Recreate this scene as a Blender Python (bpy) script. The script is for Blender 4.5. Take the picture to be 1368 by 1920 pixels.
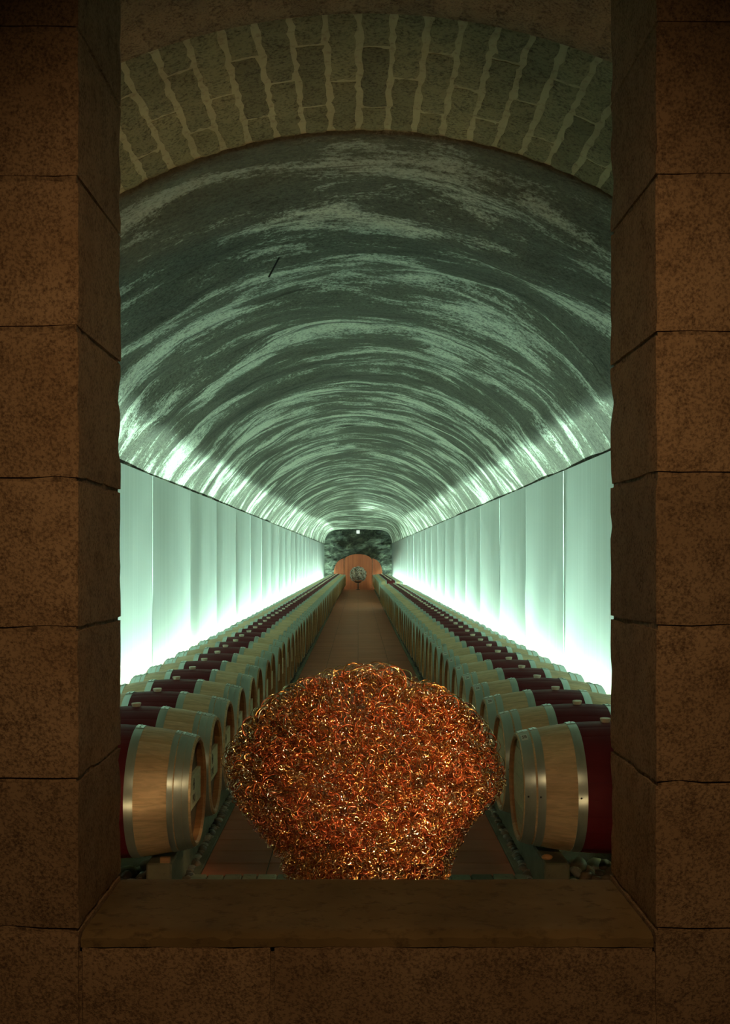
import bpy, bmesh, math, random
import numpy as np
from mathutils import Vector, Matrix, noise

for o in list(bpy.data.objects): bpy.data.objects.remove(o)
S = bpy.context.scene
C = S.collection
PI = math.pi
random.seed(7)
rng = np.random.default_rng(7)

# ------------------------------------------------------------------ camera, world, exposure
EYE = 1.75
F = 2000.0                                   # focal length in pixels of the 1368x1920 frame
cd = bpy.data.cameras.new('camera')
cam = bpy.data.objects.new('camera', cd); C.objects.link(cam)
cam.location = (0, 0, EYE); cam.rotation_euler = (PI/2, 0, 0)
cd.sensor_fit = 'AUTO'; cd.sensor_width = 36.0
cd.lens = F/1920*36.0
cd.shift_x = 13/1920; cd.shift_y = 86/1920
cd.clip_end = 200
S.camera = cam
w = bpy.data.worlds.new('world'); S.world = w; w.use_nodes = True
w.node_tree.nodes['Background'].inputs[0].default_value = (0.012, 0.008, 0.005, 1)
w.node_tree.nodes['Background'].inputs[1].default_value = 0.2
vs = S.view_settings
vs.view_transform = 'Standard'; vs.look = 'None'; vs.gamma = 1.0; vs.use_curve_mapping = False
vs.exposure = 0.0

STRIP_W = 420.0          # watts of each mint lamp batten behind the barrels
WASH_W = 80.0           # warm wall washers behind the window wall
ADDED_SPOT_W = 280.0          # added spot lamp that brightens the sculpture
UP_W = 70.0            # spot under the sculpture
ROOM_W = 84.0           # warm lamp of the room the camera stands in
MINT = (0.60, 1.0, 0.79)
WARM = (1.0, 0.67, 0.34)

def light(name, kind, loc, rot, power, color, **kw):
    l = bpy.data.lights.new(name, kind); l.energy = power; l.color = color
    for k, v in kw.items(): setattr(l, k, v)
    o = bpy.data.objects.new(name, l); C.objects.link(o)
    o.location = loc; o.rotation_euler = rot
    return o

# lamp of the ante room behind the camera
light('room_lamp', 'SPOT', (0.1, 0.55, 2.9), Vector((-0.05, 2.3, -1.45)).to_track_quat('-Z', 'Y').to_euler(), ROOM_W, (1.0, 0.66, 0.36), shadow_soft_size=0.08, spot_size=math.radians(98), spot_blend=0.9)
# warm light on the wooden door at the far end
light('door_lamp', 'SPOT', (0, 55.6, 3.1), (math.radians(62), 0, 0), 80, (1.0, 0.55, 0.28), shadow_soft_size=0.08, spot_size=1.15, spot_blend=0.6)

# ------------------------------------------------------------------ helpers
def finish(me, ang=35, smooth=True):
    bm = bmesh.new(); bm.from_mesh(me)
    if smooth:
        a = math.radians(ang)
        for f in bm.faces: f.smooth = True
        for e in bm.edges:
            e.smooth = not (len(e.link_faces) == 2 and e.calc_face_angle(0) > a)
    bm.to_mesh(me); bm.free()
    return me

def mesh(name, v, f, mats, mi=None, smooth=False, ang=35, recalc=True):
    me = bpy.data.meshes.new(name)
    me.from_pydata([tuple(p) for p in v], [], [tuple(q) for q in f])
    for m in (mats if isinstance(mats, (list, tuple)) else [mats]): me.materials.append(m)
    if mi is not None: me.polygons.foreach_set('material_index', mi)
    if recalc:
        bm = bmesh.new(); bm.from_mesh(me); bmesh.ops.recalc_face_normals(bm, faces=bm.faces); bm.to_mesh(me); bm.free()
    if smooth: finish(me, ang)
    me.update()
    return me

def obj(name, me, parent=None, loc=(0, 0, 0), rot=(0, 0, 0), scale=None):
    o = bpy.data.objects.new(name, me); C.objects.link(o)
    o.location = loc; o.rotation_euler = rot
    if scale: o.scale = scale
    if parent: o.parent = parent
    return o

def tag(o, label=None, cat=None, group=None, kind=None):
    if label: o['label'] = label
    if cat: o['category'] = cat
    if group: o['group'] = group
    if kind: o['kind'] = kind
    return o

def empty(name, loc, rz=0):
    o = obj(name, None, None, loc, (0, 0, rz)); o.empty_display_size = 0.1
    return o

def box(x0, x1, y0, y1, z0, z1, b=0.0):
    bm = bmesh.new()
    bmesh.ops.create_cube(bm, size=1)
    for v in bm.verts:
        v.co = Vector((x0+(v.co.x+.5)*(x1-x0), y0+(v.co.y+.5)*(y1-y0), z0+(v.co.z+.5)*(z1-z0)))
    if b > 0: bmesh.ops.bevel(bm, geom=bm.edges[:], offset=b, segments=1, affect='EDGES')
    v = [tuple(p.co) for p in bm.verts]
    bm.verts.index_update()
    f = [[q.index for q in p.verts] for p in bm.faces]
    bm.free()
    return v, f

def merge(parts):
    V, Fc = [], []
    for v, f in parts:
        n = len(V); V += list(v); Fc += [[i+n for i in q] for q in f]
    return V, Fc

def lathe_x(prof, seg=40, closed=True):
    """prof: list of (x, r) revolved round the X axis; closed profile loop"""
    V, Fc = [], []
    n = len(prof)
    for i in range(seg):
        a = 2*PI*i/seg
        for (x, r) in prof: V.append((x, -r*math.sin(a), r*math.cos(a)))
    for i in range(seg):
        j = (i+1) % seg
        for k in range(n if closed else n-1):
            l = (k+1) % n
            Fc.append([i*n+k, j*n+k, j*n+l, i*n+l])
    return V, Fc

# ------------------------------------------------------------------ materials
def new_mat(name):
    m = bpy.data.materials.new(name); m.use_nodes = True
    nt = m.node_tree
    return m, nt, nt.nodes['Principled BSDF']
def N(nt, t, **kw):
    n = nt.nodes.new(t)
    for k, v in kw.items():
        if k.startswith('i_'):
            n.inputs[k[2:].replace('_', ' ')].default_value = v
        else: setattr(n, k, v)
    return n
def L(nt, a, b): nt.links.new(a, b)
def ramp(nt, fac, stops, interp='LINEAR'):
    r = nt.nodes.new('ShaderNodeValToRGB'); r.color_ramp.interpolation = interp
    els = r.color_ramp.elements
    while len(els) < len(stops): els.new(0.5)
    for e, (p, c) in zip(els, stops):
        e.position = p; e.color = (*c, 1) if len(c) == 3 else c
    L(nt, fac, r.inputs[0]); return r.outputs[0]
def mapping(nt, src, scale):
    m = N(nt, 'ShaderNodeMapping'); m.inputs['Scale'].default_value = scale
    L(nt, src, m.inputs[0]); return m.outputs[0]
def noise_tex(nt, vec, scale, detail=6, rough=0.6, dist=0.0):
    n = N(nt, 'ShaderNodeTexNoise'); n.inputs['Scale'].default_value = scale
    n.inputs['Detail'].default_value = detail; n.inputs['Roughness'].default_value = rough
    n.inputs['Distortion'].default_value = dist
    L(nt, vec, n.inputs['Vector']); return n.outputs[0]
def mix(nt, fac, a, b, mode='MIX'):
    m = N(nt, 'ShaderNodeMix', data_type='RGBA', blend_type=mode)
    for s, v in ((m.inputs[0], fac), (m.inputs[6], a), (m.inputs[7], b)):
        if hasattr(v, 'links'): L(nt, v, s)
        elif isinstance(v, (int, float)): s.default_value = v
        else: s.default_value = (*v, 1)
    return m.outputs[2]
def math_n(nt, op, a, b=None):
    m = N(nt, 'ShaderNodeMath', operation=op)
    for s, v in ((m.inputs[0], a), (m.inputs[1], b)):
        if v is None: continue
        if hasattr(v, 'links'): L(nt, v, s)
        else: s.default_value = v
    return m.outputs[0]
def bump(nt, p, h, strength, dist=0.02):
    b = N(nt, 'ShaderNodeBump'); b.inputs['Strength'].default_value = strength
    b.inputs['Distance'].default_value = dist
    L(nt, h, b.inputs['Height']); L(nt, b.outputs[0], p.inputs['Normal'])
def objco(nt): return N(nt, 'ShaderNodeTexCoord').outputs['Object']
def geo(nt): return N(nt, 'ShaderNodeNewGeometry').outputs['Position']
def orand(nt): return N(nt, 'ShaderNodeObjectInfo').outputs['Random']

def plain(name, col, rough=0.6, metal=0.0, emit=None, es=0):
    m, nt, p = new_mat(name)
    p.inputs['Base Color'].default_value = (*col, 1); p.inputs['Roughness'].default_value = rough
    p.inputs['Metallic'].default_value = metal
    if emit:
        p.inputs['Emission Color'].default_value = (*emit, 1); p.inputs['Emission Strength'].default_value = es
    return m

def stone_mat(name, c0, c1, pit, pscale=55, contrast=(0.52, 0.68), var=0.3):
    """limestone with a warm tone, cloudy patches and dark open pores"""
    m, nt, p = new_mat(name)
    g = geo(nt)
    big = noise_tex(nt, g, 3.2, 4, 0.6)
    mid = noise_tex(nt, g, 14, 5, 0.65)
    base = ramp(nt, big, [(0.3, c0), (0.7, c1)])
    por = noise_tex(nt, g, pscale, 4, 0.62)
    msk = ramp(nt, math_n(nt, 'ADD', math_n(nt, 'MULTIPLY', por, 0.68), math_n(nt, 'MULTIPLY', mid, 0.32)),
               [(contrast[0], (0, 0, 0)), (contrast[1], (1, 1, 1))])
    col = mix(nt, msk, base, pit)
    r = ramp(nt, orand(nt), [(0, (1-var,)*3), (1, (1,)*3)])
    col = mix(nt, 1.0, col, r, 'MULTIPLY')
    L(nt, col, p.inputs['Base Color']); p.inputs['Roughness'].default_value = 0.9
    p.inputs['Specular IOR Level'].default_value = 0.2
    h = math_n(nt, 'SUBTRACT', math_n(nt, 'MULTIPLY', mid, 0.5), math_n(nt, 'MULTIPLY', msk, 0.6))
    bump(nt, p, h, 0.55, 0.006)
    return m

M = {}
M['wall_stone'] = stone_mat('wall_stone', (0.27, 0.165, 0.08), (0.36, 0.235, 0.125), (0.10, 0.056, 0.027), 125, (0.46, 0.66))
M['jamb_mortar'] = stone_mat('jamb_mortar', (0.24, 0.15, 0.075), (0.32, 0.21, 0.11), (0.10, 0.06, 0.03), 70, (0.45, 0.62))
M['vault_block'] = stone_mat('vault_block', (0.23, 0.19, 0.095), (0.33, 0.275, 0.145), (0.07, 0.055, 0.027), 75, (0.47, 0.66), 0.35)
M['vault_mortar'] = stone_mat('vault_mortar', (0.36, 0.29, 0.165), (0.46, 0.38, 0.22), (0.20, 0.13, 0.07), 40, (0.52, 0.75), 0.0)
M['sill_stone'] = stone_mat('sill_stone', (0.16, 0.10, 0.035), (0.27, 0.175, 0.07), (0.07, 0.04, 0.015), 22, (0.52, 0.72))
M['concrete'] = stone_mat('concrete', (0.15, 0.14, 0.085), (0.24, 0.22, 0.14), (0.09, 0.08, 0.05), 45, (0.55, 0.72))
M['kerb_stone'] = stone_mat('kerb_stone', (0.20, 0.20, 0.13), (0.34, 0.33, 0.22), (0.10, 0.09, 0.06), 50, (0.55, 0.72), 0.5)

def vault_mat():
    m, nt, p = new_mat('vault_plaster')
    uv = N(nt, 'ShaderNodeUVMap'); uv.uv_map = 'UVMap'
    u = uv.outputs[0]
    g = geo(nt)
    wob = noise_tex(nt, mapping(nt, u, (0.35, 0.9, 1)), 1.0, 3, 0.6)
    wv = N(nt, 'ShaderNodeCombineXYZ'); L(nt, math_n(nt, 'MULTIPLY', wob, 0.9), wv.inputs[1])
    add = N(nt, 'ShaderNodeVectorMath', operation='ADD'); L(nt, u, add.inputs[0]); L(nt, wv.outputs[0], add.inputs[1])
    uw = add.outputs[0]
    s1 = noise_tex(nt, mapping(nt, uw, (0.62, 1.7, 1)), 1.0, 12, 0.66, 0.15)
    s2 = noise_tex(nt, mapping(nt, uw, (1.8, 6.0, 1)), 1.0, 10, 0.74, 0.1)
    s3 = noise_tex(nt, mapping(nt, uw, (0.28, 0.5, 1)), 1.0, 5, 0.6, 0.2)
    t = math_n(nt, 'ADD', math_n(nt, 'MULTIPLY', s1, 0.56), math_n(nt, 'ADD', math_n(nt, 'MULTIPLY', s2, 0.30), math_n(nt, 'MULTIPLY', s3, 0.14)))
    sp = noise_tex(nt, g, 42, 5, 0.75)
    t = math_n(nt, 'ADD', t, math_n(nt, 'MULTIPLY', math_n(nt, 'SUBTRACT', sp, 0.5), 0.15))
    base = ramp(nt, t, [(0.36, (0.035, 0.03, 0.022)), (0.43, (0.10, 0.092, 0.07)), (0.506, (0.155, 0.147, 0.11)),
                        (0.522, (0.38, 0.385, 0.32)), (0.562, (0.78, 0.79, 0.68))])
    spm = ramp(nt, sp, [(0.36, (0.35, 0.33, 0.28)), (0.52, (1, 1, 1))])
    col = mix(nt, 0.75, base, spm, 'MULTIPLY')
    # a few rust-dark seams running round the vault
    s4 = noise_tex(nt, mapping(nt, uw, (0.5, 5.5, 1)), 1.0, 4, 0.5, 0.8)
    sm = ramp(nt, s4, [(0.31, (1, 1, 1)), (0.365, (0, 0, 0))])
    col = mix(nt, math_n(nt, 'MULTIPLY', sm, 0.8), col, (0.028, 0.018, 0.01))
    # clean sandy plaster beside the stone arch
    sep = N(nt, 'ShaderNodeSeparateXYZ'); L(nt, g, sep.inputs[0])
    edge = N(nt, 'ShaderNodeMapRange'); L(nt, math_n(nt, 'ADD', sep.outputs[1], math_n(nt, 'MULTIPLY', s3, 1.6)), edge.inputs[0])
    edge.inputs[1].default_value = 5.5; edge.inputs[2].default_value = 6.5; edge.inputs[3].default_value = 0.6; edge.inputs[4].default_value = 0.0
    sandy = mix(nt, sp, (0.06, 0.055, 0.035), (0.30, 0.27, 0.17))
    col = mix(nt, edge.outputs[0], col, sandy)
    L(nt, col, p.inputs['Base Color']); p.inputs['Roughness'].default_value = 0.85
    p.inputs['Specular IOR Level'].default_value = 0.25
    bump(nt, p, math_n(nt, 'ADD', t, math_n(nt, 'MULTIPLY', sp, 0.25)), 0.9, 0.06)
    return m
M['vault_plaster'] = vault_mat()

def rock_mat():
    m, nt, p = new_mat('end_rock')
    g = geo(nt)
    n1 = noise_tex(nt, mapping(nt, g, (1.3, 1, 2.4)), 1.6, 8, 0.7, 1.2)
    col = ramp(nt, n1, [(0.38, (0.014, 0.015, 0.01)), (0.52, (0.05, 0.055, 0.038)), (0.66, (0.15, 0.165, 0.12))])
    L(nt, col, p.inputs['Base Color']); p.inputs['Roughness'].default_value = 0.85
    bump(nt, p, n1, 1.0, 0.15)
    return m
M['end_rock'] = rock_mat()

def steel_mat():
    m, nt, p = new_mat('brushed_steel')
    uv = N(nt, 'ShaderNodeUVMap'); uv.uv_map = 'UVMap'
    tn = N(nt, 'ShaderNodeTangent', direction_type='UV_MAP'); tn.uv_map = 'UVMap'
    st = noise_tex(nt, mapping(nt, uv.outputs[0], (26, 0.25, 1)), 1.0, 4, 0.6)
    r = orand(nt)
    addv = N(nt, 'ShaderNodeVectorMath', operation='ADD')
    cb = N(nt, 'ShaderNodeCombineXYZ'); L(nt, math_n(nt, 'MULTIPLY', r, 40), cb.inputs[0]); L(nt, math_n(nt, 'MULTIPLY', r, 70), cb.inputs[1])
    L(nt, uv.outputs[0], addv.inputs[0]); L(nt, cb.outputs[0], addv.inputs[1])
    col = ramp(nt, st, [(0.3, (0.66, 0.70, 0.68)), (0.7, (0.78, 0.82, 0.80))])
    L(nt, col, p.inputs['Base Color'])
    p.inputs['Metallic'].default_value = 1.0
    L(nt, ramp(nt, st, [(0.3, (0.42,)*3), (0.7, (0.49,)*3)]), p.inputs['Roughness'])
    p.inputs['Anisotropic'].default_value = 0.93
    p.inputs['Anisotropic Rotation'].default_value = 0.25
    L(nt, tn.outputs[0], p.inputs['Tangent'])
    wv = noise_tex(nt, mapping(nt, addv.outputs[0], (0.8, 0.5, 1)), 1.0, 1, 0.5)
    bump(nt, p, wv, 0.25, 0.02)
    return m
M['steel'] = steel_mat()

def oak_mat(name, per_object, dark=1.0, stain=True, tint=((0.68, 0.475, 0.255), (0.79, 0.60, 0.35))):
    m, nt, p = new_mat(name)
    oc = objco(nt)
    sep = N(nt, 'ShaderNodeSeparateXYZ'); L(nt, oc, sep.inputs[0])
    if per_object: rnd = orand(nt)
    else:
        a = math_n(nt, 'ARCTAN2', sep.outputs[1], sep.outputs[2])
        fl = math_n(nt, 'FLOOR', math_n(nt, 'MULTIPLY', a, 24/(2*PI)))
        wn = N(nt, 'ShaderNodeTexWhiteNoise', noise_dimensions='2D')
        cb = N(nt, 'ShaderNodeCombineXYZ'); L(nt, fl, cb.inputs[0]); L(nt, orand(nt), cb.inputs[1])
        L(nt, cb.outputs[0], wn.inputs['Vector']); rnd = wn.outputs['Value']
    shift = N(nt, 'ShaderNodeCombineXYZ'); L(nt, math_n(nt, 'MULTIPLY', rnd, 31), shift.inputs[0])
    av = N(nt, 'ShaderNodeVectorMath', operation='ADD'); L(nt, oc, av.inputs[0]); L(nt, shift.outputs[0], av.inputs[1])
    g = noise_tex(nt, mapping(nt, av.outputs[0], (3.0, 60, 60)), 1.0, 5, 0.6, 0.6)
    base = ramp(nt, rnd, [(0, tint[0]), (1, tint[1])])
    col = mix(nt, 1.0, base, ramp(nt, g, [(0.3, (0.66*dark,)*3), (0.65, (1.0*dark,)*3)]), 'MULTIPLY')
    rough = 0.55
    if stain:
        ax = math_n(nt, 'ABSOLUTE', sep.outputs[0])
        msk = math_n(nt, 'LESS_THAN', ax, 0.172)
        wine = mix(nt, noise_tex(nt, mapping(nt, av.outputs[0], (4, 9, 9)), 1.0, 5, 0.6), (0.085, 0.009, 0.013), (0.165, 0.022, 0.028))
        col = mix(nt, msk, col, wine)
        sp_ = math_n(nt, 'SUBTRACT', 0.4, math_n(nt, 'MULTIPLY', msk, 0.3)); L(nt, sp_, p.inputs['Specular IOR Level'])
    L(nt, col, p.inputs['Base Color']); p.inputs['Roughness'].default_value = rough
    bump(nt, p, g, 0.15, 0.003)
    return m
M['oak_stave'] = oak_mat('oak_stave', True)
M['oak_body'] = oak_mat('oak_body', False)
M['oak_head'] = oak_mat('oak_head', True, 1.0, False, ((0.46, 0.33, 0.16), (0.62, 0.48, 0.26)))
M['oak_brown'] = oak_mat('oak_brown', True, 1.0, False, ((0.15, 0.075, 0.03), (0.22, 0.115, 0.05)))
M['oak_chime'] = oak_mat('oak_chime', True, 1.0, False, ((0.40, 0.19, 0.07), (0.50, 0.26, 0.10)))
M['crossbar'] = oak_mat('crossbar_oak', True, 1.0, False, ((0.62, 0.50, 0.27), (0.74, 0.61, 0.36)))

def hoop_mat():
    m, nt, p = new_mat('galvanised_hoop')
    oc = objco(nt)
    n = noise_tex(nt, mapping(nt, oc, (40, 9, 9)), 1.0, 5, 0.65)
    L(nt, ramp(nt, n, [(0.3, (0.44, 0.52, 0.46)), (0.7, (0.51, 0.59, 0.53))]), p.inputs['Base Color'])
    p.inputs['Metallic'].default_value = 0.58
    L(nt, ramp(nt, n, [(0.3, (0.29,)*3), (0.7, (0.32,)*3)]), p.inputs['Roughness'])
    return m
M['hoop'] = hoop_mat()
M['rivet'] = plain('rivet_dark', (0.03, 0.03, 0.025), 0.5, 0.5)
M['bung'] = plain('bung_silicone', (0.86, 0.78, 0.60), 0.5)
M['ink'] = plain('ink', (0.10, 0.06, 0.03), 0.8)
M['paper'] = plain('sticker_paper', (0.75, 0.75, 0.68), 0.7)
M['black_metal'] = plain('black_metal', (0.012, 0.012, 0.012), 0.45, 0.6)
M['white_box'] = plain('sign_white', (0.8, 0.8, 0.8), 0.5, 0.0, (1, 1, 1), 0.55)

def tile_mat():
    m, nt, p = new_mat('terracotta_tile')
    g = geo(nt)
    n = noise_tex(nt, mapping(nt, g, (3, 9, 3)), 1.0, 5, 0.6)
    base = ramp(nt, orand(nt), [(0, (0.40, 0.125, 0.06)), (1, (0.47, 0.155, 0.078))])
    col = mix(nt, 1.0, base, ramp(nt, n, [(0.3, (0.8,)*3), (0.7, (1,)*3)]), 'MULTIPLY')
    L(nt, col, p.inputs['Base Color']); p.inputs['Roughness'].default_value = 0.7; p.inputs['Specular IOR Level'].default_value = 0.15
    bump(nt, p, n, 0.12, 0.004)
    return m
M['tile'] = tile_mat()
M['grout'] = stone_mat('grout', (0.10, 0.06, 0.035), (0.13, 0.08, 0.05), (0.05, 0.03, 0.02))
M['soil'] = stone_mat('dark_bed', (0.02, 0.017, 0.012), (0.04, 0.034, 0.025), (0.01, 0.008, 0.006))

def pebble_mat():
    m, nt, p = new_mat('pebble')
    r = orand(nt)
    c = ramp(nt, r, [(0, (0.07, 0.055, 0.04)), (0.4, (0.17, 0.125, 0.075)), (0.7, (0.26, 0.16, 0.09)), (0.9, (0.42, 0.39, 0.30)), (1, (0.1, 0.085, 0.07))])
    n = noise_tex(nt, objco(nt), 3.0, 5, 0.6)
    col = mix(nt, 1.0, c, ramp(nt, n, [(0.3, (0.6,)*3), (0.7, (1,)*3)]), 'MULTIPLY')
    L(nt, col, p.inputs['Base Color']); p.inputs['Roughness'].default_value = 0.6
    return m
M['pebble'] = pebble_mat()

def door_mat():
    m, nt, p = new_mat('door_wood')
    g = geo(nt)
    n = noise_tex(nt, mapping(nt, g, (9, 1, 0.7)), 1.0, 5, 0.6, 0.3)
    L(nt, ramp(nt, n, [(0.3, (0.24, 0.05, 0.018)), (0.7, (0.42, 0.105, 0.038))]), p.inputs['Base Color'])
    p.inputs['Roughness'].default_value = 0.45
    return m
M['door'] = door_mat()

def wire_mat(name, col, rough, metal=1.0, trans=0.0):
    m, nt, p = new_mat(name)
    p.inputs['Base Color'].default_value = (*col, 1)
    p.inputs['Metallic'].default_value = metal; p.inputs['Roughness'].default_value = rough
    if metal < 1: p.inputs['Coat Weight'].default_value = 0.8; p.inputs['Coat Roughness'].default_value = 0.08
    return m
M['w_red'] = wire_mat('amber_red_wire', (0.42, 0.09, 0.03), 0.22, 0.6)
M['w_copper'] = wire_mat('copper_wire', (0.90, 0.40, 0.13), 0.20, 1.0)
M['w_gold'] = wire_mat('gold_wire', (1.0, 0.74, 0.32), 0.12, 1.0)
M['w_pale'] = wire_mat('pale_wire', (0.95, 0.90, 0.70), 0.10, 1.0)
M['w_grey'] = wire_mat('grey_wire', (0.75, 0.75, 0.72), 0.3, 0.4)
M['w_dark'] = wire_mat('dark_wire', (0.06, 0.06, 0.055), 0.4, 0.7)

# ------------------------------------------------------------------ vault (plaster) and stone arch
CX, CZ, R = 0.03, 1.44, 2.2
Y_RING, Y_BRICK, Y_END = 3.27, 3.68, 60.0
Y_PL = 4.76
def smooth01(t): t = min(1, max(0, t)); return t*t*(3-2*t)
def vault_pt(th, y):
    k = smooth01((y-30)/(Y_END-30))
    b = 2.2-0.27*k; n = 2+3.2*k
    s, c = math.sin(th), math.cos(th)
    hp = 1.085 if s < 0 else 1.128            # the vault meets the top edge of the steel panels
    a = 1.905/(1-(hp/b)**n)**(1/n)
    cx = CX*(1-smooth01((y-4.8)/2))
    if c < 0:      # below springing: straight wall
        return cx+math.copysign(a, s), CZ+a*c*1.0, 1.0
    r = 1/((abs(s)/a)**n+(abs(c)/b)**n)**(1/n)
    return cx+r*s, CZ+r*c, r

def build_ceiling():
    nth = 88
    ths = [math.radians(-97+194*i/nth) for i in range(nth+1)]
    ys = [Y_PL-0.035, Y_PL-0.03]
    while ys[-1] < Y_END: ys.append(min(Y_END, ys[-1]+0.10+0.012*(ys[-1]-4.7)))
    V, Fc, UV = [], [], []
    for y in ys:
        for th in ths:
            x, z, r = vault_pt(th, y)
            al = th*2.2
            d = 0.055*noise.fractal(Vector((al*0.7, y*1.3, 3.1)), 1.0, 2.0, 5) + 0.03*noise.noise(Vector((al*0.5, y*0.6, 9.7)))
            d += 0.022*noise.ridged_multi_fractal(Vector((al*0.9, y*3.0, 5.0)), 1.0, 2.0, 3, 1.0, 2.0)*0.4
            d *= smooth01((y-Y_PL)/0.5)
            d *= 1-0.85*smooth01((abs(th)-math.radians(46))/math.radians(14))
            d = d-0.008*smooth01((y-Y_PL)/0.5)*(1 if abs(th) < 0.8 else 0)+0.009*(1-smooth01((y-Y_PL)/0.3)) + (0.004*noise.noise(Vector((al*9, 1, 2))) if y < Y_PL else 0)
            if len(V) < len(ths): d -= 0.02
            V.append((x-d*math.sin(th), y, z-d*math.cos(th)))
            UV.append((al, y))
    n = nth+1
    for j in range(len(ys)-1):
        for i in range(nth):
            Fc.append([j*n+i, j*n+i+1, (j+1)*n+i+1, (j+1)*n+i])
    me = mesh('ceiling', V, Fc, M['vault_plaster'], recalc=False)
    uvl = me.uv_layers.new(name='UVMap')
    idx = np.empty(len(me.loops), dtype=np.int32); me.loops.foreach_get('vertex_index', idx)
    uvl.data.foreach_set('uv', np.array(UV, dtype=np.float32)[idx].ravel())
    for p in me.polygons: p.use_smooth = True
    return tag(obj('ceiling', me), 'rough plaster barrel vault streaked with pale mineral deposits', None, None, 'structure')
ceiling = build_ceiling()

def arc_shell(r0, r1, t0, t1, y0, y1, seg):
    V, Fc = [], []
    for i in range(seg+1):
        th = t0+(t1-t0)*i/seg
        for (r, y) in ((r0, y0), (r0, y1), (r1, y1), (r1, y0)):
            V.append((CX+r*math.sin(th), y, CZ+r*math.cos(th)))
    for i in range(seg):
        for k in range(4):
            l = (k+1) % 4
            Fc.append([i*4+k, i*4+l, i*4+4+l, i*4+4+k])
    Fc.append([0, 1, 2, 3]); Fc.append([seg*4+k for k in range(4)])
    return V, Fc

obj('mortar_bed', mesh('mortar_bed', *arc_shell(2.207, 2.45, math.radians(-97), math.radians(97), Y_RING, Y_PL+0.005, 90), M['vault_mortar'], smooth=True), ceiling)
obj('ring_bed', mesh('ring_bed', *arc_shell(2.185, 2.206, math.radians(-66), math.radians(66), Y_RING, Y_BRICK-0.006, 80), M['jamb_mortar'], smooth=True), ceiling)

def vault_block(seed, half, ln, mat='vault_block'):
    """a block of the stone arch: slightly curved underside, worn ragged edges; local frame: x along the arc, y along the vault, z radial up"""
    rd = random.Random(seed)
    nx, ny = 4, max(3, int(ln/0.045))
    V, Fc = [], []
    for j in range(ny+1):
        for i in range(nx+1):
            u = -1+2*i/nx; v = j/ny
            x = u*half; y = -ln/2+v*ln
            e = 0.0
            if i in (0, nx): x += rd.uniform(-0.011, 0.004)*u; e = 0.006
            if j in (0, ny): y += rd.uniform(-0.006, 0.003)*(1 if j else -1); e = 0.006
            V.append((x, y, e+rd.uniform(-0.002, 0.002)+0.5*x*x/R*-1))
    n = nx+1
    top = len(V)
    for p in list(V): V.append((p[0], p[1], 0.06))
    for j in range(ny):
        for i in range(nx):
            a = j*n+i; Fc.append([a, a+n, a+n+1, a+1])
    for j in range(ny):
        Fc.append([j*n, j*n+top, (j+1)*n+top, (j+1)*n]); a = j*n+nx; Fc.append([a, a+n, a+n+top, a+top])
    for i in range(nx):
        Fc.append([i, i+1, i+1+top, i+top]); a = ny*n+i; Fc.append([a, a+top, a+1+top, a+1])
    return mesh('stone_block', V, Fc, M[mat], smooth=True, ang=50)

STEP = 0.0552
LN = 0.53
lens = {}
def block_mesh(ln, k, mat='vault_block'):
    key = (round(ln, 3), k % 5, len(mat))
    if key not in lens: lens[key] = vault_block(hash(key) % 1000, STEP*R/2-0.009, ln-0.012, mat)
    return lens[key]
for k in range(-19, 20):
    th = (k+0.5)*STEP-0.012
    off = 3.95 if k % 2 == 0 else 3.95+LN/2-0.0
    off += random.uniform(-0.03, 0.03)
    cuts = [Y_BRICK]
    c = off-LN
    while c < Y_PL:
        if c > Y_BRICK+0.06 and c < Y_PL-0.06: cuts.append(c)
        c += LN
    cuts.append(Y_PL)
    for a, b in zip(cuts[:-1], cuts[1:]):
        o = obj('stone_block', block_mesh(b-a, random.randrange(5)), ceiling, (CX+R*math.sin(th), (a+b)/2, CZ+R*math.cos(th)), (0, th, 0))
    # the lower transverse ring against the window wall, one stone deep, 3 cm below the vault
    r2 = R-0.02
    o = obj('ring_stone', block_mesh(Y_BRICK-Y_RING-0.004, k % 5, 'wall_stone'), ceiling, (CX+r2*math.sin(th), (Y_RING+Y_BRICK)/2, CZ+r2*math.cos(th)), (0, th, 0))

# ------------------------------------------------------------------ window wall (front) of big ashlar blocks
WX0, WX1, YF, YB = -0.722, 0.769, 2.77, 3.27
ZS = 0.77
wall = tag(obj('wall_front', mesh('wall_front', *merge([
    box(-2.5, WX0-0.012, YF+0.010, YB-0.008, 0, 4.3), box(WX1+0.012, 2.5, YF+0.010, YB-0.008, 0, 4.3),
    box(WX0-0.02, WX1+0.02, YF+0.010, YB-0.008, 0, 0.72), box(WX0-0.02, WX1+0.02, YF+0.010, YB-0.008, 3.535, 4.3)]), M['jamb_mortar'])),
    'thick stone wall of large brown ashlar blocks around a window opening', None, None, 'structure')

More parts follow.
